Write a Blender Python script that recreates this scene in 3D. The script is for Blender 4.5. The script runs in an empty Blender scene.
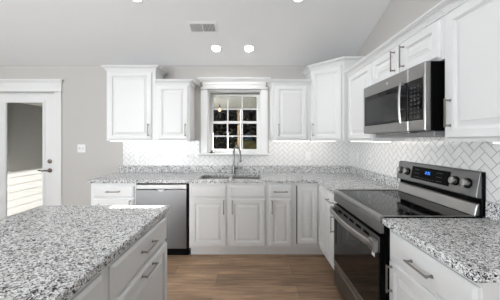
import bpy, bmesh, math, random
from mathutils import Vector, Matrix
random.seed(7)
S = bpy.context.scene
COL = S.collection
PI = math.pi

# ------------------------------------------------------------------ camera
H = 1.38
cam_d = bpy.data.cameras.new('camera'); cam = bpy.data.objects.new('camera', cam_d); COL.objects.link(cam)
cam.location = (0, 0, H); cam.rotation_euler = (PI/2, 0, 0)
cam_d.sensor_width = 36; cam_d.lens = 240/500*36; cam_d.shift_y = -0.02
cam_d.clip_start = .05; cam_d.clip_end = 300
S.camera = cam

# ------------------------------------------------------------------ world, sun, exposure
W = bpy.data.worlds.new('sky'); S.world = W; W.use_nodes = True
wn = W.node_tree.nodes; wl = W.node_tree.links
bg = wn['Background']; sky = wn.new('ShaderNodeTexSky')
try:
    sky.sky_type = 'NISHITA'; sky.sun_disc = False; sky.sun_elevation = math.radians(24); sky.sun_rotation = math.radians(12)
except Exception: pass
wl.new(sky.outputs[0], bg.inputs[0]); bg.inputs[1].default_value = 0.012
S.view_settings.view_transform = 'Standard'; S.view_settings.look = 'None'
S.view_settings.gamma = 1; S.view_settings.use_curve_mapping = False
S.view_settings.exposure = 0.43

sun_d = bpy.data.lights.new('sun', 'SUN'); sun = bpy.data.objects.new('sun', sun_d); COL.objects.link(sun)
sun_d.energy = 105; sun_d.angle = math.radians(.5); sun_d.color = (1, .98, .95)
SD = Vector((-.225, -1, -.300))          # light travels this way
sun.rotation_euler = SD.to_track_quat('-Z', 'Y').to_euler()

def area(name, loc, direction, sx, sy, power, color=(1, 1, 1), spread=PI):
    d = bpy.data.lights.new(name, 'AREA'); d.shape = 'RECTANGLE'; d.size = sx; d.size_y = sy
    d.energy = power; d.color = color; d.spread = spread
    o = bpy.data.objects.new(name, d); COL.objects.link(o); o.location = loc
    o.rotation_euler = Vector(direction).to_track_quat('-Z', 'Y').to_euler()
    return o
# added fill lamps behind the camera and on the left, no windows there
area('rear_fill', (-3.3, -3.85, 1.25), (.12, 1, .28), 2.0, 2.1, 140, (.90, .955, 1))
area('left_fill', (-4.45, -.5, 1.55), (1, 0, .65), 1.8, 1.5, 60, (.90, .955, 1))
area('left_fill', (-4.45, -2.7, 1.55), (1, .15, .6), 1.8, 1.5, 60, (.90, .955, 1))

# ------------------------------------------------------------------ materials
def nodes(m): return m.node_tree.nodes, m.node_tree.links
def mat(name, col, rough=.5, metal=0, emit=None, estr=0, coat=0, spec=None, bump=0, bscale=40, var=0):
    m = bpy.data.materials.new(name); m.use_nodes = True
    n, l = nodes(m); p = n['Principled BSDF']
    p.inputs['Base Color'].default_value = (*col, 1); p.inputs['Roughness'].default_value = rough
    p.inputs['Metallic'].default_value = metal; p.inputs['Coat Weight'].default_value = coat
    if spec is not None: p.inputs['Specular IOR Level'].default_value = spec
    if emit: p.inputs['Emission Color'].default_value = (*emit, 1); p.inputs['Emission Strength'].default_value = estr
    tc = n.new('ShaderNodeTexCoord'); nz = n.new('ShaderNodeTexNoise'); nz.inputs['Scale'].default_value = bscale
    l.new(tc.outputs['Object'], nz.inputs['Vector'])
    if bump:
        b = n.new('ShaderNodeBump'); b.inputs['Strength'].default_value = bump; b.inputs['Distance'].default_value = .002
        l.new(nz.outputs[0], b.inputs['Height']); l.new(b.outputs[0], p.inputs['Normal'])
    if var:
        r = n.new('ShaderNodeValToRGB')
        r.color_ramp.elements[0].color = (*[c*(1-var) for c in col], 1); r.color_ramp.elements[1].color = (*[min(1, c*(1+var)) for c in col], 1)
        l.new(nz.outputs[0], r.inputs[0]); l.new(r.outputs[0], p.inputs['Base Color'])
    return m
M = {}
M['white'] = mat('painted_white', (.79, .79, .79), .38, var=.01, bscale=3)
M['trim'] = mat('trim_white', (.82, .82, .815), .4, var=.01, bscale=3)
M['wall'] = mat('greige_paint', (.56, .543, .52), .75, bump=.12, bscale=160)
M['ceil'] = mat('ceiling_paint', (.86, .86, .86), .85, bump=.15, bscale=120)
M['nickel'] = mat('brushed_nickel', (.33, .31, .29), .30, 1)
M['steel'] = mat('stainless_steel', (.35, .345, .34), .30, 1)
M['steel_dark'] = mat('dark_stainless', (.21, .21, .215), .34, 1)
M['chrome'] = mat('faucet_steel', (.22, .22, .22), .25, 1)
M['black'] = mat('black_plastic', (.003, .003, .003), .45, spec=.05)
M['gloss'] = mat('black_glass', (.004, .004, .005), .05, 0, spec=.16)
M['oven'] = mat('oven_glass', (.003, .003, .0035), .02, 0, spec=.45)
M['mesh'] = mat('microwave_window_mesh', (.022, .022, .024), .12, spec=.25)
M['plate'] = mat('white_plastic', (.85, .85, .85), .35)
M['slot'] = mat('outlet_grey', (.55, .55, .55), .5)
M['ventgrey'] = mat('vent_grey', (.62, .62, .62), .5)
M['ventdark'] = mat('vent_cavity', (.12, .12, .12), .8)
M['lamp'] = mat('lamp_lens', (.9, .9, .9), .5, emit=(1, .98, .95), estr=14)
M['led'] = mat('led_strip', (.9, .9, .9), .5, emit=(1, .97, .93), estr=1.3)
M['bulb'] = mat('pendant_bulb', (.9, .7, .4), .5, emit=(1, .62, .25), estr=1.6)
M['blue'] = mat('blue_display', (.01, .05, .2), .4, emit=(.03, .22, 1), estr=1.1)
M['mark'] = mat('panel_marks', (.07, .075, .085), .5)
M['rubber_gap'] = mat('rubber_and_gap_black', (.01, .01, .01), .6)  # stopper rubber, also the painted shade strip by the corner door
M['red'] = mat('red_mark', (.3, .02, .02), .5)
M['grey'] = mat('grey_metal', (.36, .36, .36), .5, .3)
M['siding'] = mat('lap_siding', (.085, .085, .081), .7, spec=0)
M['porch'] = mat('porch_ceiling_paint', (.20, .205, .19), .7, spec=0)
M['post'] = mat('porch_post_paint', (.15, .11, .07), .7)
M['lawn'] = mat('lawn', (.010, .0092, .004), .9, spec=0, var=.6, bscale=3)
M['leaf'] = mat('dark_leaves', (.0055, .006, .0045), .8, spec=0, var=.4, bscale=2)
M['bark'] = mat('bark', (.014, .011, .009), .9, spec=0, var=.3, bscale=8)
M['housew'] = mat('far_house_white', (.85, .87, .87), .7, spec=0)
M['housegrey'] = mat('far_roof_grey', (.03, .03, .032), .8, spec=0)
M['teal'] = mat('far_shed_blue', (.2, .45, .55), .7, spec=0)
M['brass'] = mat('door_hardware', (.22, .18, .15), .3, 1)

def wood():
    m = bpy.data.materials.new('oak_planks'); m.use_nodes = True; n, l = nodes(m); p = n['Principled BSDF']
    tc = n.new('ShaderNodeTexCoord')
    br = n.new('ShaderNodeTexBrick'); br.offset = .37; br.offset_frequency = 2
    br.inputs['Scale'].default_value = 1; br.inputs['Brick Width'].default_value = 1.22; br.inputs['Row Height'].default_value = .185
    br.inputs['Mortar Size'].default_value = .0016; br.inputs['Mortar Smooth'].default_value = .3; br.inputs['Bias'].default_value = 0
    br.inputs['Color1'].default_value = (.40, .268, .170, 1); br.inputs['Color2'].default_value = (.25, .16, .098, 1); br.inputs['Mortar'].default_value = (.10, .065, .045, 1)
    mp = n.new('ShaderNodeMapping'); mp.inputs['Location'].default_value = (.33, .125, 0); l.new(tc.outputs['Object'], mp.inputs[0]); l.new(mp.outputs[0], br.inputs['Vector'])
    g = n.new('ShaderNodeMapping'); g.inputs['Scale'].default_value = (1.6, 26, 1); l.new(tc.outputs['Object'], g.inputs[0])
    nz = n.new('ShaderNodeTexNoise'); nz.inputs['Scale'].default_value = 1.6; nz.inputs['Detail'].default_value = 8; nz.inputs['Roughness'].default_value = .65; nz.inputs['Distortion'].default_value = .6
    l.new(g.outputs[0], nz.inputs['Vector'])
    g2 = n.new('ShaderNodeMapping'); g2.inputs['Scale'].default_value = (1.5, 5, 1); l.new(tc.outputs['Object'], g2.inputs[0])
    n2 = n.new('ShaderNodeTexNoise'); n2.inputs['Scale'].default_value = 1.5; n2.inputs['Detail'].default_value = 3; l.new(g2.outputs[0], n2.inputs['Vector'])
    r = n.new('ShaderNodeValToRGB'); r.color_ramp.elements[0].position = .3; r.color_ramp.elements[0].color = (.46, .44, .42, 1)
    r.color_ramp.elements[1].position = .72; r.color_ramp.elements[1].color = (1.25, 1.25, 1.25, 1); l.new(nz.outputs[0], r.inputs[0])
    r2 = n.new('ShaderNodeValToRGB'); r2.color_ramp.elements[0].position = .3; r2.color_ramp.elements[0].color = (.72, .72, .72, 1)
    r2.color_ramp.elements[1].position = .7; r2.color_ramp.elements[1].color = (1.2, 1.2, 1.2, 1); l.new(n2.outputs[0], r2.inputs[0])
    a = n.new('ShaderNodeMix'); a.data_type = 'RGBA'; a.blend_type = 'MULTIPLY'; a.inputs[0].default_value = 1
    l.new(br.outputs['Color'], a.inputs[6]); l.new(r.outputs[0], a.inputs[7])
    b = n.new('ShaderNodeMix'); b.data_type = 'RGBA'; b.blend_type = 'MULTIPLY'; b.inputs[0].default_value = 1
    l.new(a.outputs[2], b.inputs[6]); l.new(r2.outputs[0], b.inputs[7]); l.new(b.outputs[2], p.inputs['Base Color'])
    p.inputs['Roughness'].default_value = .45
    return m
M['wood'] = wood()

def granite():
    m = bpy.data.materials.new('speckled_granite'); m.use_nodes = True; n, l = nodes(m); p = n['Principled BSDF']
    tc = n.new('ShaderNodeTexCoord')
    dn = n.new('ShaderNodeTexNoise'); dn.inputs['Scale'].default_value = 90; dn.inputs['Detail'].default_value = 2; l.new(tc.outputs['Object'], dn.inputs['Vector'])
    ad = n.new('ShaderNodeMix'); ad.data_type = 'RGBA'; ad.blend_type = 'LINEAR_LIGHT'; ad.inputs[0].default_value = .012
    l.new(tc.outputs['Object'], ad.inputs[6]); l.new(dn.outputs['Color'], ad.inputs[7])
    def cells(scale):
        v = n.new('ShaderNodeTexVoronoi'); v.inputs['Scale'].default_value = scale; l.new(ad.outputs[2], v.inputs['Vector'])
        s = n.new('ShaderNodeSeparateColor'); l.new(v.outputs['Color'], s.inputs[0]); return s
    c1 = cells(165); c2 = cells(240)
    cl = n.new('ShaderNodeTexNoise'); cl.inputs['Scale'].default_value = 22; cl.inputs['Detail'].default_value = 2; l.new(tc.outputs['Object'], cl.inputs['Vector'])
    # value = random cell + clustering
    mm = n.new('ShaderNodeMath'); mm.operation = 'MULTIPLY_ADD'; mm.inputs[1].default_value = 1.0; l.new(c1.outputs[0], mm.inputs[0])
    sh = n.new('ShaderNodeMath'); sh.operation = 'MULTIPLY_ADD'; sh.inputs[1].default_value = .7; sh.inputs[2].default_value = -.35; l.new(cl.outputs[0], sh.inputs[0]); l.new(sh.outputs[0], mm.inputs[2])
    r = n.new('ShaderNodeValToRGB'); r.color_ramp.interpolation = 'CONSTANT'
    e = r.color_ramp.elements; e[0].position = 0; e[0].color = (.018, .018, .02, 1); e[1].position = .115; e[1].color = (.17, .17, .175, 1)
    for pos, c in ((.19, (.33, .33, .33)), (.31, (.62, .62, .62)), (.43, (.87, .87, .87)), (.92, (.6, .6, .61))):
        x = e.new(pos); x.color = (*c, 1)
    l.new(mm.outputs[0], r.inputs[0])
    r2 = n.new('ShaderNodeValToRGB'); r2.color_ramp.interpolation = 'CONSTANT'
    e = r2.color_ramp.elements; e[0].position = 0; e[0].color = (.10, .10, .105, 1); e[1].position = .07; e[1].color = (.62, .62, .62, 1)
    x = e.new(.25); x.color = (1, 1, 1, 1)
    l.new(c2.outputs[1], r2.inputs[0])
    mx = n.new('ShaderNodeMix'); mx.data_type = 'RGBA'; mx.blend_type = 'MULTIPLY'; mx.inputs[0].default_value = 1
    l.new(r.outputs[0], mx.inputs[6]); l.new(r2.outputs[0], mx.inputs[7]); l.new(mx.outputs[2], p.inputs['Base Color'])
    p.inputs['Roughness'].default_value = .2; p.inputs['Specular IOR Level'].default_value = .14
    return m
M['granite'] = granite()

def tile(name, axis, W_=.050, grout=.030):
    """white herringbone tile; axis 'X' runs on the back wall, 'Y' on the right wall"""
    m = bpy.data.materials.new(name); m.use_nodes = True; n, l = nodes(m); p = n['Principled BSDF']
    tc = n.new('ShaderNodeTexCoord'); sp = n.new('ShaderNodeSeparateXYZ'); l.new(tc.outputs['Object'], sp.inputs[0])
    def mth(op, a, b=None, c=None):
        k = n.new('ShaderNodeMath'); k.operation = op
        for i, v in enumerate((a, b, c)):
            if v is None: continue
            if isinstance(v, (int, float)): k.inputs[i].default_value = v
            else: l.new(v, k.inputs[i])
        return k.outputs[0]
    h = sp.outputs[0] if axis == 'X' else sp.outputs[1]; z = sp.outputs[2]
    k = 1/(W_*math.sqrt(2))
    u = mth('MULTIPLY_ADD', mth('ADD', h, z), k, 100.0); v = mth('MULTIPLY_ADD', mth('SUBTRACT', z, h), k, 100.0)
    i = mth('FLOOR', u); j = mth('FLOOR', v); fu = mth('FRACT', u); fv = mth('FRACT', v)
    q = mth('FLOORED_MODULO', mth('SUBTRACT', i, j), 4.0)
    def isq(x): return mth('COMPARE', q, float(x), .1)
    L = mth('ADD', fu, mth('MULTIPLY', isq(1), 9)); R = mth('ADD', mth('SUBTRACT', 1.0, fu), mth('MULTIPLY', isq(0), 9))
    B = mth('ADD', fv, mth('MULTIPLY', isq(2), 9)); T = mth('ADD', mth('SUBTRACT', 1.0, fv), mth('MULTIPLY', isq(3), 9))
    d = mth('MINIMUM', mth('MINIMUM', L, R), mth('MINIMUM', B, T))
    ramp = n.new('ShaderNodeValToRGB'); e = ramp.color_ramp.elements
    e[0].position = grout; e[0].color = (.47, .465, .455, 1); e[1].position = grout*1.7; e[1].color = (.84, .84, .835, 1)
    l.new(d, ramp.inputs[0]); l.new(ramp.outputs[0], p.inputs['Base Color'])
    hr = n.new('ShaderNodeMapRange'); hr.inputs[1].default_value = grout; hr.inputs[2].default_value = .13; l.new(d, hr.inputs[0])
    # every tile tilts a little, by a random amount of its own
    wn_ = n.new('ShaderNodeTexNoise'); wn_.inputs['Scale'].default_value = 14; l.new(tc.outputs['Object'], wn_.inputs['Vector'])
    hh = mth('ADD', hr.outputs[0], mth('MULTIPLY', wn_.outputs[0], .8))
    b = n.new('ShaderNodeBump'); b.inputs['Strength'].default_value = .55; b.inputs['Distance'].default_value = .002; l.new(hh, b.inputs['Height']); l.new(b.outputs[0], p.inputs['Normal'])
    p.inputs['Roughness'].default_value = .14
    return m
M['tile_x'] = tile('herringbone_tile_back', 'X'); M['tile_y'] = tile('herringbone_tile_right', 'Y')

def glass():
    m = bpy.data.materials.new('window_glass'); m.use_nodes = True; n, l = nodes(m); n.remove(n['Principled BSDF'])
    t = n.new('ShaderNodeBsdfTransparent'); g = n.new('ShaderNodeBsdfGlossy'); g.inputs['Roughness'].default_value = .01
    f = n.new('ShaderNodeFresnel'); f.inputs[0].default_value = 1.3; x = n.new('ShaderNodeMixShader')
    l.new(f.outputs[0], x.inputs[0]); l.new(t.outputs[0], x.inputs[1]); l.new(g.outputs[0], x.inputs[2]); l.new(x.outputs[0], n['Material Output'].inputs[0])
    return m
M['glass'] = glass()

# ------------------------------------------------------------------ mesh helpers
def NB(): return bmesh.new()
def box(bm, x0, x1, y0, y1, z0, z1):
    vs = [bm.verts.new((x, y, z)) for x in (x0, x1) for y in (y0, y1) for z in (z0, z1)]
    for f in ((0, 1, 3, 2), (4, 6, 7, 5), (0, 4, 5, 1), (2, 3, 7, 6), (0, 2, 6, 4), (1, 5, 7, 3)):
        bm.faces.new([vs[i] for i in f])
def prism(bm, pts, vec):
    vec = Vector(vec); a = [bm.verts.new(p) for p in pts]; b = [bm.verts.new(Vector(p)+vec) for p in pts]
    bm.faces.new(a[::-1]); bm.faces.new(b)
    for i in range(len(pts)):
        j = (i+1) % len(pts); bm.faces.new((a[i], a[j], b[j], b[i]))
def ringloft(bm, rings, cap0=True, cap1=True):
    vr = [[bm.verts.new(p) for p in r] for r in rings]
    for a, b in zip(vr, vr[1:]):
        for i in range(len(a)):
            j = (i+1) % len(a)
            bm.faces.new((a[i], a[j], b[j], b[i]))
    if cap0: bm.faces.new(vr[0][::-1])
    if cap1: bm.faces.new(vr[-1])
def tube(bm, pts, rad, seg=10, caps=True):
    pts = [Vector(p) for p in pts]; rr = rad if isinstance(rad, (list, tuple)) else [rad]*len(pts)
    rings = []; prev = None
    for i, p in enumerate(pts):
        t = (pts[min(i+1, len(pts)-1)]-pts[max(i-1, 0)]).normalized()
        if prev is None:
            up = Vector((0, 0, 1)) if abs(t.z) < .9 else Vector((1, 0, 0)); a = t.cross(up).normalized()
        else: a = (prev-t*prev.dot(t)).normalized()
        prev = a; b = t.cross(a)
        rings.append([p+(a*math.cos(2*PI*k/seg)+b*math.sin(2*PI*k/seg))*rr[i] for k in range(seg)])
    ringloft(bm, rings, caps, caps)
def lathe(bm, origin, axis, prof, seg=20):
    """prof: (distance along the axis, radius)"""
    ax = Vector(axis).normalized(); up = Vector((0, 0, 1)) if abs(ax.z) < .9 else Vector((1, 0, 0))
    a = ax.cross(up).normalized(); b = ax.cross(a); o = Vector(origin)
    ringloft(bm, [[o+ax*d+(a*math.cos(2*PI*k/seg)+b*math.sin(2*PI*k/seg))*max(r, 1e-4) for k in range(seg)] for d, r in prof])
def gridslab(bm, us, vs, mask, t0, t1, plane='XY'):
    """slab with holes: cells kept where mask(uc, vc); the thickness runs t0..t1"""
    def P(u, v, t): return (u, v, t) if plane == 'XY' else ((u, t, v) if plane == 'XZ' else (t, u, v))
    cache = {}
    def V(i, j, k):
        key = (i, j, k)
        if key not in cache: cache[key] = bm.verts.new(P(us[i], vs[j], (t0, t1)[k]))
        return cache[key]
    nu, nv = len(us)-1, len(vs)-1
    keep = [[mask((us[i]+us[i+1])/2, (vs[j]+vs[j+1])/2) for j in range(nv)] for i in range(nu)]
    K = lambda i, j: 0 <= i < nu and 0 <= j < nv and keep[i][j]
    for i in range(nu):
        for j in range(nv):
            if not keep[i][j]: continue
            bm.faces.new((V(i, j, 0), V(i, j+1, 0), V(i+1, j+1, 0), V(i+1, j, 0)))
            bm.faces.new((V(i, j, 1), V(i+1, j, 1), V(i+1, j+1, 1), V(i, j+1, 1)))
            if not K(i-1, j): bm.faces.new((V(i, j, 0), V(i, j, 1), V(i, j+1, 1), V(i, j+1, 0)))
            if not K(i+1, j): bm.faces.new((V(i+1, j, 0), V(i+1, j+1, 0), V(i+1, j+1, 1), V(i+1, j, 1)))
            if not K(i, j-1): bm.faces.new((V(i, j, 0), V(i+1, j, 0), V(i+1, j, 1), V(i, j, 1)))
            if not K(i, j+1): bm.faces.new((V(i, j+1, 0), V(i, j+1, 1), V(i+1, j+1, 1), V(i+1, j+1, 0)))
def offset_poly(poly, offs):
    """push edge i (from point i to i+1) of a CCW polygon outward by offs[i]"""
    n = len(poly); lines = []
    for i in range(n):
        a = Vector(poly[i]); b = Vector(poly[(i+1) % n]); d = (b-a).normalized(); nrm = Vector((d.y, -d.x))
        lines.append((a+nrm*offs[i], d))
    out = []
    for i in range(n):
        (p, d), (q, e) = lines[i-1], lines[i]; cr = d.x*e.y-d.y*e.x
        t = ((q-p).x*e.y-(q-p).y*e.x)/cr
        out.append(p+d*t)
    return out
CROWN = ((0, 0), (.009, 0), (.009, .010), (.013, .012), (.016, .022), (.026, .034), (.040, .041), (.042, .041), (.042, .047), (.050, .049), (.050, .061), (.0, .061))
def crown(bm, poly, flags, z, k=1.0):
    ringloft(bm, [[(p.x, p.y, z+h*k) for p in offset_poly(poly, [o*k*f for f in flags])] for o, h in CROWN], False, True)

def obj(name, bm, m, parent=None, bevel=0, smooth=False, world=False, seg=1):
    if world and parent is not None:
        bmesh.ops.translate(bm, verts=bm.verts, vec=-parent.location)
    bmesh.ops.recalc_face_normals(bm, faces=bm.faces)
    if bevel:
        ed = [e for e in bm.edges if len(e.link_faces) == 2 and e.calc_face_angle(0) > .5]
        bmesh.ops.bevel(bm, geom=ed, offset=bevel, segments=seg, profile=.5, affect='EDGES', clamp_overlap=True)
    me = bpy.data.meshes.new(name); bm.to_mesh(me); bm.free(); me.materials.append(M[m])
    if smooth:
        for p in me.polygons: p.use_smooth = True
        me.set_sharp_from_angle(angle=math.radians(38))
    o = bpy.data.objects.new(name, me); COL.objects.link(o)
    if parent is not None: o.parent = parent
    return o
def tag(o, label, cat, group=None, kind=None):
    o['label'] = label; o['category'] = cat
    if group: o['group'] = group
    if kind: o['kind'] = kind
    return o
def thing(name, label, cat, loc=(0, 0, 0), rz=0, group=None, kind=None):
    o = bpy.data.objects.new(name, None); COL.objects.link(o); o.location = loc; o.rotation_euler = (0, 0, rz); o.empty_display_size = .1
    return tag(o, label, cat, group, kind)

# ------------------------------------------------------------------ main dimensions
YB, XR, XL, YR = 3.43, 1.428, -4.6, -4.0          # inner faces of the walls
FB, FR = 2.82, .818                               # base cabinet faces (back run, right run)
ZC = lambda y: 2.444+.35*(YB-y)                   # sloping ceiling
RIDGE = -.2

# ------------------------------------------------------------------ room shell
bm = NB(); box(bm, XL-.1, XR+.1, YR-.1, YB, -.1, 0)
tag(obj('floor', bm, 'wood'), 'brown oak plank floor', 'floor', kind='structure')
bm = NB()
WX0, WX1, WZ0, WZ1 = -.607, .157, 1.19, 2.096     # window opening
DX0, DX1, DZ1 = -3.71, -2.78, 2.055               # door opening
gridslab(bm, [XL-.1, DX0, DX1, WX0, WX1, XR+.1], [0, WZ0, DZ1, WZ1, 2.44],
         lambda x, z: not (WX0 < x < WX1 and WZ0 < z < WZ1) and not (DX0 < x < DX1 and z < DZ1), YB, YB+.2, 'XZ')
tag(obj('wall_back', bm, 'wall'), 'greige wall behind the sink with the kitchen window', 'wall', kind='structure')
zr = ZC(RIDGE)
def gable(x): return [(x, YR, 0), (x, YB, 0), (x, YB, ZC(YB)-.002), (x, RIDGE, zr-.002), (x, YR, zr-.35*(RIDGE-YR)-.002)]
bm = NB(); prism(bm, gable(XR), (.1, 0, 0)); tag(obj('wall_right', bm, 'wall'), 'greige gable wall above the right cabinets', 'wall', kind='structure')
bm = NB(); prism(bm, gable(XL-.1), (.1, 0, 0)); tag(obj('wall_left', bm, 'wall'), 'greige wall at the left end of the room', 'wall', kind='structure')
bm = NB(); box(bm, XL-.1, XR+.1, YR-.1, YR, 0, 2.4); tag(obj('wall_rear', bm, 'wall'), 'greige wall behind the viewer', 'wall', kind='structure')
bm = NB(); zb = ZC(YB); ze = zr-.35*(RIDGE-YR)
prism(bm, [(XL-.1, YB+.2, zb-.0), (XL-.1, YB, zb), (XL-.1, RIDGE, zr), (XL-.1, YR-.1, ze), (XL-.1, YR-.1, ze+.1), (XL-.1, RIDGE, zr+.1), (XL-.1, YB+.2, zb+.1)], (XR-XL+.2, 0, 0))
tag(obj('ceiling', bm, 'ceil'), 'white vaulted ceiling sloping down to the sink wall', 'ceiling', kind='structure')
bm = NB(); box(bm, -2.69, -1.875, YB-.014, YB, 0, .12); box(bm, -2.69, -1.875, YB-.009, YB, .12, .132)
tag(obj('baseboard_back', bm, 'trim'), 'white baseboard between the door and the end cabinet', 'baseboard', kind='structure')

# tile
bm = NB(); gridslab(bm, [-1.81, -.72, .27, 1.419], [1.016, 1.158, 1.372],
                    lambda x, z: not (-.72 < x < .27 and z > 1.158), YB-.009, YB, 'XZ')
tag(obj('trim_1', bm, 'tile_x'), 'white herringbone tile on the sink wall', 'tile', kind='structure')
bm = NB(); box(bm, XR-.009, XR, .3, YB-.009, 1.016, 1.44)
tag(obj('trim_2', bm, 'tile_y'), 'white herringbone tile on the range wall', 'tile', kind='structure')

# ------------------------------------------------------------------ window
w = thing('window_1', 'white double-hung window with six panes per sash above the sink', 'window', (0, YB, 0), kind='structure')
bm = NB()                                          # deep jambs
box(bm, WX0, WX0+.012, .0, .2, WZ0, WZ1); box(bm, WX1-.012, WX1, .0, .2, WZ0, WZ1); box(bm, WX0, WX1, 0, .2, WZ1-.012, WZ1); box(bm, WX0, WX1, .12, .2, WZ0, WZ0+.01)
obj('jamb', bm, 'trim', w)
bm = NB(); box(bm, WX0-.095, WX0, -.02, 0, 1.192, WZ1+.004); box(bm, WX1, WX1+.095, -.02, 0, 1.192, WZ1+.004)
obj('casing', bm, 'trim', w, .003)
bm = NB(); box(bm, WX0-.1, WX1+.1, -.024, 0, WZ1+.004, WZ1+.115)
box(bm, WX0-.108, WX1+.108, -.034, 0, WZ1+.004, WZ1+.018)
ringloft(bm, [[(WX0-.1-o, -.024-o, z), (WX1+.1+o, -.024-o, z), (WX1+.1+o, 0, z), (WX0-.1-o, 0, z)] for o, z in
              ((.002, WZ1+.115), (.008, WZ1+.125), (.028, WZ1+.145), (.034, WZ1+.15), (.034, WZ1+.165))])
obj('header', bm, 'trim', w, .002)
bm = NB(); box(bm, WX0-.115, WX1+.115, -.05, .0, 1.168, 1.192); box(bm, WX0, WX1, 0, .16, 1.168, 1.192)
obj('sill', bm, 'trim', w, .004)
GX0, GX1 = -.572, .122
for nm, z0, z1, y in (('upper_sash', 1.625, 2.062, .165), ('lower_sash', 1.2, 1.66, .13)):
    bm = NB(); st = .03
    gridslab(bm, [WX0+.012, GX0+.022, GX1-.022, WX1-.012], [z0, z0+(.045 if z0 < 1.5 else .03), z1-.03, z1],
             lambda x, z: not (GX0+.022 < x < GX1-.022 and z0+.03 < z < z1-.03), y, y+.033, 'XZ')
    sash = obj(nm, bm, 'trim', w, .003)
    bm = NB(); a0, a1 = GX0+.022, GX1-.022; b0, b1 = z0+(.045 if z0 < 1.5 else .03), z1-.03
    for k in (1, 2):
        x = a0+(a1-a0)*k/3; box(bm, x-.009, x+.009, y+.006, y+.027, b0, b1)
    z = (b0+b1)/2; box(bm, a0, a1, y+.0075, y+.0255, z-.009, z+.009)
    obj('muntin', bm, 'trim', sash)
    bm = NB(); box(bm, a0, a1, y+.015, y+.018, b0, b1); obj('pane', bm, 'glass', sash)
bm = NB()
for x in (-.36, -.09): box(bm, x-.022, x+.022, .112, .13, 1.645, 1.662)
obj('sash_lock', bm, 'plate', w, .003)

# curtain rod on the window header
r = thing('curtain_rod', 'thin white curtain rod on end brackets above the window', 'curtain rod', (-.225, YB-.075, 2.165))
bm = NB(); tube(bm, [(-.455, 0, 0), (.455, 0, 0)], .0065, 10); obj('rod', bm, 'plate', r, smooth=True)
for s in (-1, 1):
    bm = NB(); box(bm, s*.462-.008, s*.462+.008, -.012, .0415, -.014, .02); box(bm, s*.462-.014, s*.462+.014, .0395, .0415, -.034, .034)
    obj('bracket', bm, 'nickel', r, .002)
bm = NB(); lathe(bm, (-.545, YB+.015, 1.1925), (0, 0, 1), ((0, .044), (.005, .046), (.010, .034), (.016, .013), (.026, .012), (.030, .018), (.038, .016), (.040, .0)), 18)
tag(obj('drain_stopper', bm, 'rubber_gap', smooth=True), 'small black stopper on the left end of the window sill', 'stopper')

# ------------------------------------------------------------------ door with glass
d = thing('door_1', 'white full-glass exterior door with a lever handle', 'door', (0, YB, 0), kind='structure')
bm = NB(); box(bm, DX1+.0, DX1+.095, -.02, 0, 0, DZ1+.01); box(bm, DX0-.095, DX0, -.02, 0, 0, DZ1+.01); obj('casing', bm, 'trim', d, .003)
bm = NB(); box(bm, DX0-.1, DX1+.1, -.024, 0, DZ1+.01, DZ1+.14); box(bm, DX0-.108, DX1+.108, -.032, 0, DZ1+.01, DZ1+.024)
ringloft(bm, [[(DX0-.1-o, -.024-o, z), (DX1+.1+o, -.024-o, z), (DX1+.1+o, 0, z), (DX0-.1-o, 0, z)] for o, z in
              ((.002, DZ1+.14), (.01, DZ1+.15), (.02, DZ1+.165), (.024, DZ1+.168), (.024, DZ1+.185))])
obj('header', bm, 'trim', d, .002)
bm = NB(); box(bm, DX0, DX0+.012, 0, .2, 0, DZ1); box(bm, DX1-.012, DX1, 0, .2, 0, DZ1); box(bm, DX0, DX1, 0, .2, DZ1-.012, DZ1); obj('jamb', bm, 'trim', d)
g0, g1, h0, h1 = -3.485, -2.965, .26, 1.915
bm = NB(); gridslab(bm, [DX0+.015, g0-.03, g1+.03, DX1-.015], [.01, h0-.03, h1+.03, DZ1-.015], lambda x, z: not (g0-.03 < x < g1+.03 and h0-.03 < z < h1+.03), .004, .048, 'XZ')
slab = obj('door_slab', bm, 'trim', d, .002)
bm = NB(); gridslab(bm, [g0-.035, g0, g1, g1+.035], [h0-.035, h0, h1, h1+.035], lambda x, z: not (g0 < x < g1 and h0 < z < h1), -.006, .02, 'XZ')
obj('glass_frame', bm, 'trim', slab, .005)
bm = NB(); box(bm, g0-.01, g1+.01, .022, .026, h0-.01, h1+.01); obj('pane', bm, 'glass', slab)
kx = -2.862
bm = NB(); lathe(bm, (kx, .004, 1.075), (0, -1, 0), ((0, .031), (.008, .031), (.014, .026), (.016, .014), (.028, .013), (.029, 0)), 20); obj('deadbolt', bm, 'brass', d, smooth=True)
bm = NB(); lathe(bm, (kx, .004, .945), (0, -1, 0), ((0, .032), (.006, .032), (.014, .026), (.02, .014), (.05, .012), (.052, 0)), 20)
tube(bm, [(kx, -.045, .945), (kx-.03, -.048, .948), (kx-.07, -.048, .944), (kx-.11, -.046, .949), (kx-.128, -.042, .951)], [.011, .010, .008, .008, .006], 10)
obj('lever_handle', bm, 'brass', d, smooth=True)

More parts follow.
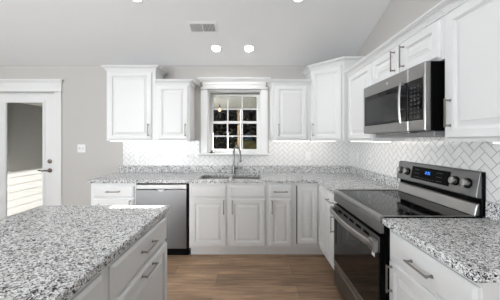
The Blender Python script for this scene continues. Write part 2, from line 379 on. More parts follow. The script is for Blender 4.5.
# ------------------------------------------------------------------ wall plates
def plate(name, label, cat, x, z, n, kind, face='back', y=None, w_=None):
    """n gangs; kind 'switch' or 'outlet'"""
    w_ = (.072 if n == 1 else .116)
    rz = 0 if face == 'back' else -PI/2
    loc = (x, (YB-.009 if y is None else y), z) if face == 'back' else (XR-.009, y, z)
    t = thing(name, label, cat, loc, rz)
    bm = NB(); box(bm, -w_/2, w_/2, -.006, 0, -.058, .058); obj('cover_plate', bm, 'plate', t, .0025)
    for g in range(n):
        cx = (g-(n-1)/2)*.046
        kk = kind if isinstance(kind, str) else kind[g]
        if kk == 'switch':
            bm = NB(); prism(bm, [(cx-.005, -.005, -.013), (cx-.005, -.018, .006), (cx-.005, -.013, .013), (cx-.005, -.005, .013)], (.01, 0, 0))
            obj('toggle', bm, 'slot', t, .001)
        else:
            for s in (-1, 1):
                bm = NB(); lathe(bm, (cx, -.005, s*.02), (0, -1, 0), ((0, .016), (.003, .016), (.0035, .0)), 16)
                rc = obj('receptacle', bm, 'plate', t)
                bm = NB(); box(bm, cx-.007, cx-.005, -.0092, -.0075, s*.02-.004, s*.02+.005); box(bm, cx+.005, cx+.007, -.0092, -.0075, s*.02-.004, s*.02+.005); box(bm, cx-.002, cx+.002, -.0092, -.0075, s*.02-.010, s*.02-.006)
                obj('slot', bm, 'slot', rc)
    return t
plate('light_switch', 'white double toggle switch plate on the greige wall beside the door', 'light switch', -2.405, 1.26, 2, 'switch', y=YB)
plate('wall_outlet', 'white single outlet plate at the left end of the tile', 'outlet', -1.607, 1.155, 1, 'outlet')
plate('light_switch', 'white single toggle switch plate on the tile, above the dishwasher', 'light switch', -1.3, 1.155, 1, 'switch')
plate('light_switch', 'white two-gang plate on the tile just left of the window', 'light switch', -.86, 1.155, 2, ('switch', 'outlet'))
plate('wall_outlet', 'white outlet plate on the tile right of the window', 'outlet', .822, 1.155, 1, 'outlet')
plate('wall_outlet', 'white outlet plate on the range wall, nearest the corner', 'outlet', 0, 1.155, 1, 'outlet', 'right', 3.13)
plate('light_switch', 'white switch plate on the range wall, second from the corner', 'light switch', 0, 1.155, 1, 'switch', 'right', 2.84)

# ------------------------------------------------------------------ cabinet parts
DOORP = ((0, 0), (0, -.010), (.002, -.012), (.004, -.013), (.009, -.022), (.049, -.022), (.0505, -.017), (.055, -.0155), (.057, -.007), (.067, -.007), (.093, -.0165), (.0935, -.020))
FLATP = ((0, 0), (0, -.011), (.006, -.014), (.012, -.018), (.016, -.020))
def panel(bm, x0, x1, z0, z1, prof, k=1.0):
    ringloft(bm, [[(x0+i*k, y, z0+i*k), (x1-i*k, y, z0+i*k), (x1-i*k, y, z1-i*k), (x0+i*k, y, z1-i*k)] for i, y in prof])
def pull(parent, x, z, vertical, L=.138, label=None):
    """bar pull on two flared posts; x, z is its centre on a front whose face is at y = -.02"""
    bm = NB(); e = L/2
    P = (lambda t, y: (x, y, z+t)) if vertical else (lambda t, y: (x+t, y, z))
    tube(bm, [P(-e-.012, -.052), P(-e-.008, -.052), P(-e, -.052), P(0, -.052), P(e, -.052), P(e+.008, -.052), P(e+.012, -.052)], [.0035, .0055, .0055, .005, .0055, .0055, .0035], 8)
    for s in (-1, 1):
        o = P(s*e, -.0195); lathe(bm, o, (0, -1, 0), ((0, .0085), (.004, .0085), (.009, .005), (.026, .005), (.032, .0065)), 10)
    return obj('handle', bm, 'nickel', parent, smooth=True)
def fronts(t, items):
    for it in items:
        nm, x0, x1, z0, z1 = it[:5]
        bm = NB()
        k = min(1.0, (x1-x0)/.30, (z1-z0)/.30) if nm == 'door' else 1.0
        if len(it) > 6 and it[6] == 'raised': panel(bm, x0, x1, z0, z1, DOORP)
        else: panel(bm, x0, x1, z0, z1, DOORP if nm == 'door' else FLATP, max(k, .75))
        f = obj(nm, bm, 'white', t)
        if it[5]:
            x, z, v = it[5]; pull(f, x, z, v)
def carcass(bm, w_, dep, z0, z1, top=True):
    T = .018
    box(bm, 0, w_, 0, .019, z0, z1)
    box(bm, 0, T, .019, dep, z0, z1); box(bm, w_-T, w_, .019, dep, z0, z1); box(bm, T, w_-T, dep-.008, dep, z0, z1); box(bm, T, w_-T, .019, dep-.008, z0, z0+T)
    if top: box(bm, T, w_-T, .019, dep-.008, z1-T, z1)
def base_cab(label, loc, rz, w_, items, dep=.605, top=True, cat='base cabinet'):
    t = thing('base_cabinet', label, cat, loc, rz)
    bm = NB(); carcass(bm, w_, dep, .114, .875, top); obj('body', bm, 'white', t)
    bm = NB(); box(bm, 0, w_, .075, .09, 0, .1135); obj('toe_kick', bm, 'white', t)
    fronts(t, items); return t
DZ0, DZ1_, RZ0, RZ1 = .14, .69, .708, .845

base_cab('white base cabinet with one drawer and door at the left end of the sink wall', (-1.868, FB, 0), 0, .533,
         [('drawer', .04, .512, RZ0, RZ1, (.276, .778, False)), ('door', .04, .512, DZ0, DZ1_, (.475, .60, True))])
base_cab('white double-door sink base under the window', (-.714, FB, 0), 0, .918,
         [('false_front', .02, .438, RZ0, RZ1, None), ('false_front', .480, .892, RZ0, RZ1, None),
          ('door', .02, .438, DZ0, DZ1_, (.408, .60, True)), ('door', .480, .892, DZ0, DZ1_, (.508, .60, True))], top=False)
base_cab('narrow white base cabinet between the sink base and the corner cabinet', (.206, FB, 0), 0, .298,
         [('drawer', .024, .276, RZ0, RZ1, (.150, .778, False)), ('door', .024, .276, DZ0, DZ1_, (.05, .60, True))])
# corner cabinet, L-shaped with a folding pair of doors
t = thing('base_cabinet', 'white corner base cabinet with folding doors meeting in the inner corner', 'base cabinet', (FR, FB, 0))
bm = NB(); prism(bm, [(-.312, 0, .114), (0, 0, .114), (0, -.313, .114), (.605, -.313, .114), (.605, .605, .114), (-.312, .605, .114)], (0, 0, .761)); obj('body', bm, 'white', t)
bm = NB(); prism(bm, [(-.312, .075, 0), (.075, .075, 0), (.075, -.313, 0), (.605, -.313, 0), (.605, .605, 0), (-.312, .605, 0)], (0, 0, .1135)); obj('toe_kick', bm, 'white', t)
bm = NB(); panel(bm, -.268, -.024, .165, RZ1, DOORP); obj('door', bm, 'white', t)
bm = NB(); box(bm, -.275, -.2685, -.017, -.0005, .165, RZ1); obj('gap_shade_strip', bm, 'rubber_gap', t)  # black strip painting in the shade of the gap beside the door
bm = NB(); panel(bm, .024, .285, .165, RZ1, DOORP); bm.transform(Matrix.Rotation(-PI/2, 4, 'Z')); obj('door', bm, 'white', t)
base_cab('narrow white base cabinet between the corner cabinet and the range', (FR, 2.506, 0), -PI/2, .279,
         [('drawer', .02, .264, RZ0, RZ1, (.142, .778, False)), ('door', .02, .264, DZ0, DZ1_, (.232, .58, True))])
base_cab('white base cabinet nearest the viewer on the right side of the range', (FR+.02, 1.437, 0), -PI/2, .574,
         [('drawer', .024, .568, RZ0-.012, RZ1, (.290, .766, False)), ('door', .024, .568, DZ0, DZ1_-.012, (.055, .58, True))], dep=.585)

# ------------------------------------------------------------------ countertops
def slab_mesh(us, vs, mask): 
    bm = NB(); gridslab(bm, us, vs, mask, .876, .914); return bm
SB = ((-.63, -.264), (-.226, .14)); SY0, SY1 = 2.885, 3.25
def lmask(x, y):
    if y < FB-.03 and x < FR-.028: return False
    return not any(a < x < b and SY0 < y < SY1 for a, b in SB)
ct = obj('countertop', slab_mesh([-1.895, -.63, -.264, -.226, .14, FR-.028, XR-.0], [2.230, FB-.03, SY0, SY1, YB], lmask), 'granite', bevel=.005, seg=2)
tag(ct, 'L-shaped speckled grey granite countertop along the sink wall and corner', 'countertop')
bm = NB(); box(bm, -1.875, XR-.02, YB-.02, YB, .9145, 1.015); box(bm, XR-.02, XR, 2.230, YB, .9145, 1.015); obj('backsplash', bm, 'granite', ct, .002)
ct = obj('countertop', slab_mesh([FR-.028, XR], [.842, 1.436], lambda x, y: True), 'granite', bevel=.006, seg=2)
tag(ct, 'small speckled grey granite countertop on the near right side of the range', 'countertop')
bm = NB(); box(bm, XR-.02, XR, .842, 1.436, .9145, 1.015); obj('backsplash', bm, 'granite', ct, .002)

# sink
t = thing('sink', 'stainless double-bowl sink set in the granite under the window', 'sink', (-.245, 3.07, .876))
for a, b in SB:
    bm = NB()
    R = lambda o, z: [(a+.245+o, SY0-3.07+o, z), (b+.245-o, SY0-3.07+o, z), (b+.245-o, SY1-3.07-o, z), (a+.245+o, SY1-3.07-o, z)]
    ringloft(bm, [R(-.012, -.001), R(-.012, -.003), R(.003, -.003), R(.006, -.02), R(.012, -.16), R(.03, -.18), R(.12, -.185)], False, True)
    lathe(bm, ((a+b)/2+.245, 0, -.186), (0, 0, 1), ((0, .042), (.004, .042), (.005, .03), (.003, .0)), 16)
    obj('bowl', bm, 'steel', t, smooth=True)
# faucet
t = thing('faucet', 'tall gooseneck pull-down kitchen faucet behind the sink', 'faucet', (-.225, 3.33, .914))
bm = NB(); lathe(bm, (0, 0, .0005), (0, 0, 1), ((0, .030), (.006, .030), (.012, .024), (.10, .022), (.115, .0205), (.12, .016)), 18); obj('base', bm, 'chrome', t, smooth=True)
bm = NB(); pts = [(0, 0, .11), (0, 0, .2), (0, 0, .28)]
for k in range(1, 10):
    a = PI*k/9; pts.append((.048-.048*math.cos(a), -(.085-.085*math.cos(a)), .28+.10*math.sin(a)))
pts += [(.096, -.17, .255)]
tube(bm, pts, .0125, 12); obj('spout', bm, 'chrome', t, smooth=True)
bm = NB(); lathe(bm, (.096, -.17, .258), (0, 0, -1), ((0, .0135), (.03, .015), (.075, .019), (.08, .017), (.081, 0)), 16); obj('spray_head', bm, 'chrome', t, smooth=True)
bm = NB(); lathe(bm, (.02, 0, .075), (1, 0, 0), ((0, .014), (.03, .014), (.032, .0)), 14); tube(bm, [(.044, 0, .075), (.056, -.005, .10), (.060, -.008, .165)], [.009, .0075, .006], 10); obj('lever', bm, 'chrome', t, smooth=True)

# ------------------------------------------------------------------ dishwasher
t = thing('dishwasher', 'stainless dishwasher under the counter beside the sink base', 'dishwasher', (-1.025, FB, 0))
bm = NB(); box(bm, -.309, .309, .0, .58, .1, .870); obj('body', bm, 'black', t)
bm = NB(); box(bm, -.302, .287, .05, .09, .004, .1); obj('toe_kick', bm, 'black', t)
bm = NB(); box(bm, -.306, .287, -.028, -.001, .115, .80)
obj('door', bm, 'steel_dark', t, .004)
bm = NB(); box(bm, -.306, .287, -.028, -.001, .806, .862); obj('control_strip', bm, 'steel', t, .006)
def lens(cx, hw, y, zt, dz):                          # a strip that swells downwards in the middle
    bm = NB(); n = 12; lo = [(cx+hw*(2*k/n-1), y, zt-dz*math.sin(PI*k/n)**1.5-.001) for k in range(n+1)]
    prism(bm, lo+[(cx+hw, y, zt), (cx-hw, y, zt)], (0, .004, 0)); return bm
obj('handle_pocket', lens(-.01, .10, -.0315, .809, .021), 'black', t)
obj('handle', lens(-.01, .05, -.0365, .806, .026), 'steel', t)

# ------------------------------------------------------------------ upper cabinets
def upper(label, loc, rz, w_, z0, z1, items, dep=.300, flags=(1, 1, 0, 1), cz=None):
    t = thing('upper_cabinet', label, 'upper cabinet', loc, rz)
    bm = NB(); box(bm, 0, w_, 0, dep, z0+.018, z1); box(bm, 0, w_, 0, .019, z0, z0+.018); box(bm, 0, .016, .019, dep, z0, z0+.018); box(bm, w_-.016, w_, .019, dep, z0, z0+.018)
    obj('body', bm, 'white', t)
    bm = NB(); poly = [(0, 0), (w_, 0), (w_, dep), (0, dep)]
    crown(bm, [Vector(p) for p in poly], flags, cz if cz else z1-.012); obj('crown_molding', bm, 'white', t)
    fronts(t, items); return t
UY = YB-.302; UX = XR-.302
ZB = 1.372
upper('tall white upper cabinet at the left end of the sink wall', (-1.868, UY, 0), 0, .637, ZB, 2.30,
      [('door', .030, .594, 1.388, 2.262, (.555, 1.51, True))], cz=2.282)
upper('short white upper cabinet between the tall one and the window', (-1.230, UY, 0), 0, .441, ZB, 2.115,
      [('door', .036, .428, 1.388, 2.085, (.395, 1.51, True))], flags=(1, 1, 0, 0), cz=2.100)
upper('short white upper cabinet just right of the window', (.285, UY, 0), 0, .505, ZB, 2.115,
      [('door', .045, .455, 1.388, 2.085, (.085, 1.51, True))], flags=(1, 0, 0, 1), cz=2.100)
# diagonal corner upper
t = thing('upper_cabinet', 'tall white diagonal corner upper cabinet', 'upper cabinet', (.793, UY, 0))
xr = XR-.001-.793; yb = YB-.001-UY
A = (0, 0); B = (UX-.793-.022, -.317); poly = [Vector(A), Vector(B), Vector((xr, B[1])), Vector((xr, yb)), Vector((0, yb))]
bm = NB(); prism(bm, [(p.x, p.y, ZB) for p in poly], (0, 0, 2.30-ZB)); obj('body', bm, 'white', t)
bm = NB(); crown(bm, poly, (1, 1, 0, 0, 1), 2.282); obj('crown_molding', bm, 'white', t)
dl = math.hypot(*B); ang = math.atan2(B[1], B[0])
bm = NB(); panel(bm, .022, dl-.022, 1.388, 2.262, DOORP); dr = obj('door', bm, 'white', t); dr.rotation_euler = (0, 0, ang)
pull(dr, .052, 1.51, True)
# right wall uppers: local x runs towards the viewer
upper('white single-door upper cabinet between the corner and the microwave', (UX, 2.745, 0), -PI/2, .556, ZB, 2.115,
      [('door', .05, .534, 1.388, 2.085, None)], flags=(1, 0, 0, 0), cz=2.100)
upper('short two-door white cabinet over the microwave', (UX, 2.187, 0), -PI/2, .799, 1.85, 2.115,
      [('door', .022, .385, 1.862, 2.085, (.352, 1.98, True), 'raised'), ('door', .422, .778, 1.862, 2.085, (.462, 1.98, True), 'raised')], flags=(1, 0, 0, 0), cz=2.100)
upper('large white upper cabinet nearest the viewer right of the microwave', (UX, 1.386, 0), -PI/2, 1.0, ZB, 2.115,
      [('door', .030, .49, 1.388, 2.085, (.062, 1.53, True)), ('door', .51, .97, 1.388, 2.085, (.938, 1.53, True))], flags=(1, 1, 0, 0), cz=2.100)

# under-cabinet light bars
def led(label, loc, rz, L, power):
    t = thing('under_cabinet_light', label, 'light bar', loc, rz)
    bm = NB(); box(bm, -L/2, L/2, -.014, .014, -.009, 0); h = obj('housing', bm, 'plate', t, .002)
    bm = NB(); box(bm, -L/2+.004, L/2-.004, -.0155, .0, -.011, -.004); obj('diffuser', bm, 'led', t)
    a = area('led_light', (0, 0, -.02), (0, 1.1, -.6), L-.02, .03, power, (1, .95, .89)); a.parent = t
led('bright light bar under the left pair of upper cabinets', (-1.335, UY+.035, ZB+.0), 0, 1.0, 0.34)
led('bright light bar under the upper cabinets right of the window', (.545, UY+.035, ZB+.0), 0, .49, 0.32)
led('short bright light bar under the corner cabinet', (.965, UY+.035, ZB-.0005), 0, .33, 0.22)
led('bright light bar under the cabinet between corner and microwave', (UX+.035, 2.345, ZB), -PI/2, .78, 0.40)
led('bright light bar under the large near right cabinet', (UX+.12, .92, ZB), -PI/2, .6, 0.32)

# ------------------------------------------------------------------ range
t = thing('range', 'freestanding stainless electric range with black glass cooktop', 'range', (.80, 1.825, 0))
Y0, Y1 = 1.440, 2.224
def P(name, bm, m, bevel=0, smooth=False, par=None):
    return obj(name, bm, m, par or t, bevel, smooth, False) if False else _wobj(name, bm, m, bevel, smooth, par)
def _wobj(name, bm, m, bevel, smooth, par):
    bmesh.ops.translate(bm, verts=bm.verts, vec=-t.location)
    return obj(name, bm, m, par or t, bevel, smooth)
bm = NB(); box(bm, .818, 1.40, Y0, Y1, .035, .905)
P('body', bm, 'black')
bm = NB(); box(bm, .806, 1.40, Y0, Y1, .9055, .918); P('cooktop', bm, 'gloss', .003)
bm = NB(); prism(bm, [(.80, Y0, .9235), (.782, Y0, .921), (.776, Y0, .910), (.776, Y0, .893), (.805, Y0, .893), (.805, Y0, .9235)], (0, Y1-Y0, 0)); P('front_trim', bm, 'steel', .002)
bm = NB(); prism(bm, [(.781, Y0, .889), (.777, Y0, .880), (.777, Y0, .818), (.805, Y0, .818), (.805, Y0, .889)], (0, Y1-Y0, 0)); P('front_panel', bm, 'steel_dark', .002)
for ya, yb_ in ((Y0, Y0+.012), (Y1-.012, Y1)):
    bm = NB(); box(bm, .8065, 1.357, ya, yb_, .9185, .9235); P('side_trim', bm, 'steel', .001)
for x, y, r_ in ((.95, 1.64, .115), (.95, 2.01, .09), (1.19, 1.64, .075), (1.19, 2.01, .105)):
    bm = NB(); n = 40; seg = [bm.verts.new((x+rr*math.cos(2*PI*k/n), y+rr*math.sin(2*PI*k/n), .9184)) for rr in (r_-.0015, r_) for k in range(n)]
    for k in range(n): bm.faces.new((seg[k], seg[(k+1) % n], seg[n+(k+1) % n], seg[n+k]))
    P('burner_ring', bm, 'mark')
# oven door
bm = NB(); box(bm, .782, .816, Y0+.004, Y1-.004, .235, .795); door = P('oven_door', bm, 'black', .003)
bm = NB(); box(bm, .776, .7815, Y0+.006, Y1-.006, .285, .70); P('door_glass', bm, 'oven', .001, par=door)
bm = NB(); box(bm, .774, .7815, Y0+.004, Y1-.004, .7005, .795); tb = P('top_band', bm, 'steel_dark', .001, par=door)
bm = NB()
for k in range(5):
    y = Y0+.16+k*.115; box(bm, .7735, .7745, y-.04, y+.04, .755, .775)
v = P('vent_slots', bm, 'black', par=door)
bm = NB(); box(bm, .774, .7815, Y0+.004, Y1-.004, .235, .2845); P('bottom_band', bm, 'steel', .002, par=door)
bm = NB()                                           # wide bowed handle
N = 16; rings = []
for k in range(N+1):
    f = k/N; y = Y0+.012+(Y1-Y0-.024)*f; bow = math.sin(PI*f)
    x = .748-.036*bow**.8; zc = .738
    rings.append([(x-.006, y, zc-.016), (x+.006, y, zc-.020), (x+.012, y, zc), (x+.006, y, zc+.020), (x-.006, y, zc+.016), (x-.010, y, zc)])
ringloft(bm, rings); P('handle', bm, 'steel', 0, True, par=door)
for y in (Y0+.036, Y1-.036):
    bm = NB(); box(bm, .740, .7738, y-.032, y+.032, .700, .775)
    e = P('handle_mount', bm, 'steel', .006, par=door)
bm = NB()
for dy in (-.012, .008): box(bm, .7388, .7399, Y0+.036+dy, Y0+.040+dy, .707, .768)
P('mount_slots', bm, 'black', par=door)
bm = NB(); box(bm, .7748, .7758, Y0+.052, Y0+.088, .652, .688); P('sticker', bm, 'plate', par=door)
bm = NB(); box(bm, .776, .816, Y0+.004, Y1-.004, .06, .226); P('storage_drawer', bm, 'steel_dark', .004)
for x in (.86, 1.35):
    for y in (Y0+.04, Y1-.04):
        bm = NB(); lathe(bm, (x, y, 0), (0, 0, 1), ((0, .02), (.01, .02), (.012, .012), (.0352, .012)), 12); P('foot', bm, 'black')
# backguard: lower ledge, dark recess, leaning control panel
bm = NB(); prism(bm, [(1.358, Y0+.012, .9185), (1.374, Y0+.012, .985), (1.384, Y0+.012, .995), (1.394, Y0+.012, .995), (1.394, Y0+.012, .9185)], (0, Y1-Y0-.024, 0)); P('rear_ledge', bm, 'steel', .003)
bm = NB(); box(bm, 1.392, 1.418, Y0, Y1, .9185, 1.184); P('backguard', bm, 'black', .003)
PX0, PZ0, PX1, PZ1 = 1.357, 1.035, 1.383, 1.182
bm = NB(); prism(bm, [(PX0, Y0, PZ0), (PX1, Y0, PZ1), (1.392, Y0, 1.188), (1.416, Y0, 1.188), (1.416, Y0, 1.1850), (1.3905, Y0, 1.1850), (1.3905, Y0, PZ0-.006), (PX0+.008, Y0, PZ0-.006)], (0, Y1-Y0, 0)); cp = P('control_panel', bm, 'steel_dark', .002)
nx = Vector((-(PZ1-PZ0), 0, PX1-PX0)).normalized(); up = Vector((PX1-PX0, 0, PZ1-PZ0)).normalized(); ey = Vector((0, -1, 0))
def onp(f, y, off=0.0): return Vector((PX0, y, PZ0))+up*(f*math.hypot(PX1-PX0, PZ1-PZ0))+nx*off
def pquad(bm, y, f, wy, hf, off, th=.001):
    a = [onp(f-hf/2, y+wy/2, off), onp(f-hf/2, y-wy/2, off), onp(f+hf/2, y-wy/2, off), onp(f+hf/2, y+wy/2, off)]
    prism(bm, a, nx*th)
bm = NB(); pquad(bm, 1.838, .52, .385, .68, .0002, .002); disp = P('display', bm, 'black', par=cp)
bm = NB()                                           # clock digits 12:05
SEG = {'1': 'bc', '2': 'abged', '0': 'abcdef', '5': 'afgcd'}
def digit(bm, y, ch, w_=.008, h_=.13, c=.60):
    for s in SEG[ch]:
        if s in 'agd': pquad(bm, y, c+{'a': h_/2, 'g': 0, 'd': -h_/2}[s], w_, .028, .0023, .0006)
        else: pquad(bm, y+(w_/2 if s in 'ef' else -w_/2), c+(h_/4 if s in 'bf' else -h_/4), .0032, h_/2, .0023, .0006)
for y, ch in ((1.880, '1'), (1.866, '2'), (1.846, '0'), (1.832, '5')): digit(bm, y, ch)
pquad(bm, 1.856, .63, .002, .03, .0023, .0006); pquad(bm, 1.856, .56, .002, .03, .0023, .0006)
P('clock_digits', bm, 'blue', par=disp)
bm = NB()
for r_ in range(3):
    for k in range(4):
        for base in (1.965, 1.73):
            pquad(bm, base+k*.014-.015, .3+.2*r_, .007, .03, .0023, .0005)
for k in range(7): pquad(bm, 1.94-.025*k, .28, .012, .02, .0023, .0005)
tm = P('touch_marks', bm, 'mark', par=disp); tm['kind'] = 'stuff'
for y in (1.512, 1.602, 2.085, 2.175):
    bm = NB(); lathe(bm, onp(.5, y, .0), nx, ((0, .032), (.004, .032), (.006, .028)), 24)
    k_ = P('knob', bm, 'black', par=cp)
    bm = NB(); lathe(bm, onp(.5, y, .006), nx, ((0, .0255), (.012, .0245), (.022, .0235), (.025, .021), (.0255, 0)), 24)
    g = onp(.5, y, .027); prism(bm, [g+up*.021+ey*.005, g+up*.021-ey*.005, g-up*.021-ey*.005, g-up*.021+ey*.005], nx*.008)
    P('grip', bm, 'steel', 0, True, par=k_)
for y_, f_ in ((1.527, .12), (1.604, .82)):
    bm = NB(); pquad(bm, y_+.03, f_, .006, .04, .0002); P('indicator_mark', bm, 'red', par=cp)

# ------------------------------------------------------------------ microwave
t = thing('microwave', 'stainless over-the-range microwave with black glass front', 'microwave', (1.03, 1.80, 1.40))
Y0, Y1, Z0, Z1 = 1.412, 2.178, 1.436, 1.846; XF = 1.030
bm = NB(); box(bm, XF+.037, XR-.012, Y0, Y1, Z0, Z1); P('body', bm, 'black', .002)
bm = NB(); box(bm, XF, XF+.036, 1.566, Y1, Z0, Z1); md = P('door', bm, 'steel', .004)
bm = NB(); box(bm, XF, XF+.036, Y0, 1.564, Z0, Z1); mp_ = P('control_side', bm, 'steel', .004)
bm = NB(); box(bm, XF-.003, XF, 1.567, Y1-.03, 1.502, 1.757); dg = P('door_glass', bm, 'gloss', .001, par=md)
bm = NB(); box(bm, XF-.0036, XF-.003, 1.66, Y1-.065, 1.525, 1.715); P('window_mesh', bm, 'mesh', par=dg)
bm = NB(); box(bm, XF-.003, XF, 1.432, 1.563, 1.502, 1.757); kg = P('keypad', bm, 'gloss', .001, par=mp_)
bm = NB()
for r_ in range(8):
    for k in range(3):
        y = 1.530-k*.032; z = 1.522+r_*.026; box(bm, XF-.0036, XF-.003, y-.009, y+.006, z, z+.006)
        box(bm, XF-.0036, XF-.003, y-.005, y+.003, z+.010, z+.013)
P('keypad_marks', bm, 'mark', par=kg)
bm = NB(); rings = []
for k in range(13):
    f = k/12; z = 1.492+.268*f; x = XF-.026-.010*math.sin(PI*f)**.6; rings.append([(x-.004, 1.602, z), (x+.004, 1.597, z), (x+.007, 1.606, z), (x+.004, 1.615, z), (x-.004, 1.610, z)])
ringloft(bm, rings); 
for z in (1.498, 1.754): box(bm, XF-.024, XF+.0, 1.597, 1.615, z-.008, z+.008)
P('handle', bm, 'steel', 0, True, par=md)
bm = NB()                                           # round emblem with a curled line
lathe(bm, (XF-.0002, 1.80, 1.803), (-1, 0, 0), ((0, .017), (.001, .017), (.0012, .015), (.0012, .0)), 24)
em = P('emblem', bm, 'grey', par=md)
bm = NB(); tube(bm, [(XF-.0022, 1.80+.012*math.cos(a)*(1-.10*a), 1.803+.012*math.sin(a)*(1-.10*a)) for a in [k*.45 for k in range(17)]], .0014, 6)
P('emblem_scroll', bm, 'plate', par=em)
bm = NB(); box(bm, XF+.10, XR-.015, Y0+.06, Y1-.02, 1.402, Z0); P('vent_housing', bm, 'grey', .004)
bm = NB(); box(bm, XF+.03, XF+.09, 1.60, 1.98, 1.425, Z0-.0005); P('work_light', bm, 'steel', .003)

# ------------------------------------------------------------------ island
IX0, IX1, IY1, IY0 = -1.477, -.571, 1.713, -.25
ct = obj('countertop', slab_mesh([IX0, IX1], [IY0, IY1], lambda x, y: True), 'granite', bevel=.006, seg=2)
tag(ct, 'large speckled grey granite island top in the left foreground', 'countertop')
FI = -.598
def island_cab(label, y0, w_, items):
    return base_cab(label, (FI, y0, 0), PI/2, w_, items, dep=.58, cat='island cabinet')
island_cab('white island cabinet with two pulls, at the far end of the island', .985, .705,
           [('drawer', .022, .692, RZ0-.015, RZ1+.005, (.366, .782, False)), ('door', .022, .692, DZ0, RZ0-.035, (.366, .650, False))])
island_cab('white island cabinet next nearer the viewer', .36, .624,
           [('drawer', .03, .592, RZ0-.015, RZ1+.005, (.31, .775, False)), ('door', .03, .592, DZ0, RZ0-.035, (.31, .640, False))])
island_cab('white island cabinet at the viewer end of the island', -.24, .598,
           [('drawer', .03, .59, RZ0-.015, RZ1+.005, (.31, .775, False)), ('door', .03, .59, DZ0, RZ0-.035, (.31, .640, False))])
bm = NB(); box(bm, -1.20, -1.185, -.22, 1.69, 0, .875)
tag(obj('island_panel', bm, 'white'), 'white back panel of the island on the seating side', 'panel')

# ------------------------------------------------------------------ ceiling fittings
slope = math.atan(.35)
def on_ceiling(o): o.rotation_euler = (-slope, 0, 0)
def can(label, x, y, power):
    t = thing('ceiling_light', label, 'ceiling light', (x, y, ZC(y))); on_ceiling(t)
    bm = NB(); lathe(bm, (0, 0, 0), (0, 0, -1), ((0, .072), (.004, .072), (.008, .062), (.003, .052), (0, .052)), 28); obj('trim_ring', bm, 'plate', t, smooth=True)
    bm = NB(); lathe(bm, (0, 0, 0), (0, 0, -1), ((.0005, .0525), (.006, .051), (.009, .035), (.010, .0)), 28); obj('lens', bm, 'lamp', t, smooth=True)
    d = bpy.data.lights.new('can_light', 'SPOT'); d.energy = power; d.spot_size = math.radians(130); d.spot_blend = .8; d.shadow_soft_size = .06; d.color = (1, .98, .95)
    o = bpy.data.objects.new('can_light', d); COL.objects.link(o); o.parent = t; o.location = (0, 0, -.03); o.rotation_euler = (slope, 0, 0)
can('round recessed ceiling light over the sink, left one of the pair', -.435, 3.095, 4.5)
can('round recessed ceiling light over the sink, right one of the pair', -.012, 3.095, 4.5)
can('round recessed ceiling light cut by the top edge, right of the vent', .485, 2.385, 11)
can('round recessed ceiling light cut by the top edge, left of the vent', -1.135, 2.385, 11)
t = thing('ceiling_vent', 'white rectangular two-way air register in the sloped ceiling', 'vent', (-.545, 2.765, ZC(2.765))); on_ceiling(t)
bm = NB(); gridslab(bm, [-.165, -.138, -.006, .006, .138, .165], [-.085, -.055, .055, .085], lambda x, y: abs(x) > .138 or abs(y) > .055 or abs(x) < .006, -.009, -.0005, 'XY'); obj('frame', bm, 'plate', t, .002)
bm = NB(); box(bm, -.139, .139, -.056, .056, -.003, -.001); obj('backing', bm, 'ventdark', t)
for s, a in ((-1, .7), (1, -.7)):
    bm = NB()
    for k in range(8):
        x = s*.072+(k-3.5)*.0158
        dx = .0075*math.cos(a); dz = .0075*math.sin(a)
        prism(bm, [(x-dx, -.055, -.009-dz*.5), (x+dx, -.055, -.009+dz*.5), (x+dx, -.055, -.0082+dz*.5), (x-dx, -.055, -.0082-dz*.5)], (0, .11, 0))
    obj('louvers', bm, 'ventgrey', t)

# ------------------------------------------------------------------ outdoors
bm = NB(); prism(bm, [(-40, YB+.2, -.35), (-40, YB+.2, -.25), (-40, 7, -.25), (-40, 20, 1.15), (-40, 75, 1.6), (-40, 75, -.35)], (80, 0, 0)); tag(obj('ground', bm, 'lawn'), 'brownish lawn rising away from the house, seen through the window', 'lawn', kind='structure')
# side wing with lap siding seen through the door
t = thing('house_wing', 'grey lap-sided wall outside the glass door, sunlit low down', 'building', (-4.0, 3.66, 0))
bm = NB()
for k in range(22):
    z = -.25+k*.125; prism(bm, [(0, 0, z), (.008, 0, z), (.001, 0, z+.125), (-.05, 0, z+.125), (-.05, 0, z)], (0, 9, 0))
obj('siding', bm, 'siding', t)
bm = NB(); box(bm, -.05, .9, .0, 9, 2.02, 2.12); obj('eave', bm, 'porch', t)
# porch roof over the window
t = thing('porch_roof', 'pale porch ceiling seen through the upper window panes', 'porch', (0, YB+.21, 2.089))
PY = 5.6-YB-.21
bm = NB(); box(bm, -3.06, 2.6, 0, PY, 0, .12); obj('roof_slab', bm, 'porch', t)
bm = NB()
for k in range(-24, 24): lathe(bm, (k*.085, 1.02, .0), (0, 0, -1), ((-.002, .012), (.003, .012), (.0035, 0)), 8)
obj('soffit_vents', bm, 'ventdark', t)
bm = NB(); box(bm, -.285, -.215, PY-.14, PY-.05, -2.4, -.001); obj('post', bm, 'post', t)
bm = NB(); box(bm, .25, 2.4, PY-.14, PY-.04, -2.4, -.001); obj('sun_blocker', bm, 'porch', t)  # unseen panel added to keep sun off the island's side face
bm = NB(); box(bm, -3.06, -2.25, PY-.14, PY-.04, -2.4, -.001); obj('sun_blocker', bm, 'porch', t)  # unseen panel added to keep sun out of the glass door
t = thing('pendant_light', 'small glowing pendant bulb hanging from the porch ceiling', 'pendant light', (-.60, 4.75, 1.985))
bm = NB(); tube(bm, [(0, 0, .05), (0, 0, .109)], .006, 8); lathe(bm, (0, 0, .03), (0, 0, 1), ((0, .016), (.03, .014), (.035, .006)), 10); obj('cord', bm, 'black', t)
bm = NB(); lathe(bm, (0, 0, -.04), (0, 0, 1), ((0, .004), (.012, .024), (.03, .03), (.05, .022), (.07, .014)), 14); obj('bulb', bm, 'bulb', t, smooth=True)
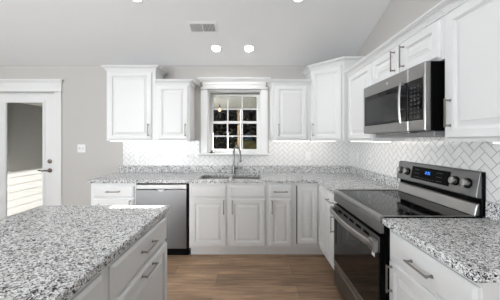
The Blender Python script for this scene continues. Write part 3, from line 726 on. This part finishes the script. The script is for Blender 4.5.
# trees
def leafy(bm, n, cr, z0, z1, taper, smin, smax):
    for k in range(n):
        a = random.random()*2*PI; zz = random.random()**1.15; rr = cr*math.sqrt(random.random())*(1-taper*zz)
        c = Vector((rr*math.cos(a), rr*math.sin(a), z0+(z1-z0)*zz))
        u = Vector((random.uniform(-1, 1), random.uniform(-1, 1), random.uniform(-1, 1))).normalized(); v = u.orthogonal().normalized(); q = random.uniform(smin, smax)
        bm.faces.new([bm.verts.new(c+u*q), bm.verts.new(c+v*q*.6), bm.verts.new(c-u*q), bm.verts.new(c-v*q*.6)])
for row in range(2):
    for k in range(9):
        x = -16.2+2.9*k+row*1.45; y = 52+4*row; h = random.uniform(8.2, 10)
        t = thing('tree', 'tall dark evergreen in the tree line at the far side of the lawn', 'tree', (x, y, 1.5), group='evergreens beyond the lawn')
        bm = NB(); tube(bm, [(0, 0, -.1), (0, 0, h*.5), (0, 0, h*.95)], [.2, .13, .03], 6); obj('trunk', bm, 'bark', t)
        bm = NB(); leafy(bm, 1500, 1.32, .0, h, .45, .14, .32); obj('foliage', bm, 'leaf', t)
for (x, y, h, cr) in [(-3.05, 20, 3.0, .75), (-1.3, 21, 2.9, .7), (.45, 20.5, 2.8, .75)]:
    t = thing('tree', 'slender dark tree with a bare trunk standing on the lawn', 'tree', (x, y, 1.13), group='slender trees on the lawn')
    bm = NB(); tube(bm, [(0, 0, 0), (.04, 0, h*.35), (-.03, .03, h*.7), (.02, 0, h*.95)], [.08, .06, .045, .02], 8); obj('trunk', bm, 'bark', t)
    bm = NB(); leafy(bm, 420, cr, h*.42, h, .3, .05, .11); obj('foliage', bm, 'leaf', t)
# shrub added to darken the left panes, in place of an insect screen
t = thing('added_shrub', 'dense dark shrub added outside to darken the left window panes', 'added_shrub', (-.78, 6.9, -.25))
bm = NB(); tube(bm, [(0, 0, 0), (.02, 0, .8), (0, .03, 1.7)], [.04, .03, .01], 8); obj('added_shrub_stem', bm, 'bark', t)
bm = NB()
for k in range(1500):
    a = random.random()*2*PI; zz = random.random(); rr = .36*math.sqrt(random.random())
    c = Vector((rr*math.cos(a), rr*math.sin(a), .1+1.72*zz))
    u = Vector((random.uniform(-1, 1), random.uniform(-1, 1), random.uniform(-1, 1))).normalized(); v = u.orthogonal().normalized(); s = random.uniform(.03, .07)
    bm.faces.new([bm.verts.new(c+u*s), bm.verts.new(c+v*s*.6), bm.verts.new(c-u*s), bm.verts.new(c-v*s*.6)])
obj('foliage', bm, 'leaf', t)
# far house and shed
t = thing('house', 'small white gabled house far across the lawn', 'house', (-4.2, 44, 1.35))
bm = NB(); prism(bm, [(-.95, 0, 0), (.95, 0, 0), (.95, 0, 1.2), (0, 0, 1.75), (-.95, 0, 1.2)], (0, 2.4, 0)); obj('walls', bm, 'housew', t)
bm = NB()
for q in (-1, 1): prism(bm, [(0, -.1, 1.77), (q*1.1, -.1, 1.12), (q*1.1, -.1, 1.2), (0, -.1, 1.86)], (0, 2.6, 0))
obj('roof', bm, 'housegrey', t)
bm = NB(); box(bm, -.2, .2, -.03, 0, .35, .95); obj('window', bm, 'housegrey', t)
t = thing('shed', 'pale blue shed across the lawn, behind the lower right panes', 'shed', (-.25, 44, 1.35))
bm = NB(); box(bm, -.75, .75, 0, 1.5, 0, .95); obj('walls', bm, 'teal', t)
bm = NB(); prism(bm, [(-.9, -.1, .952), (.9, -.1, .952), (0, -.1, 1.5)], (0, 1.7, 0)); obj('roof', bm, 'housew', t)
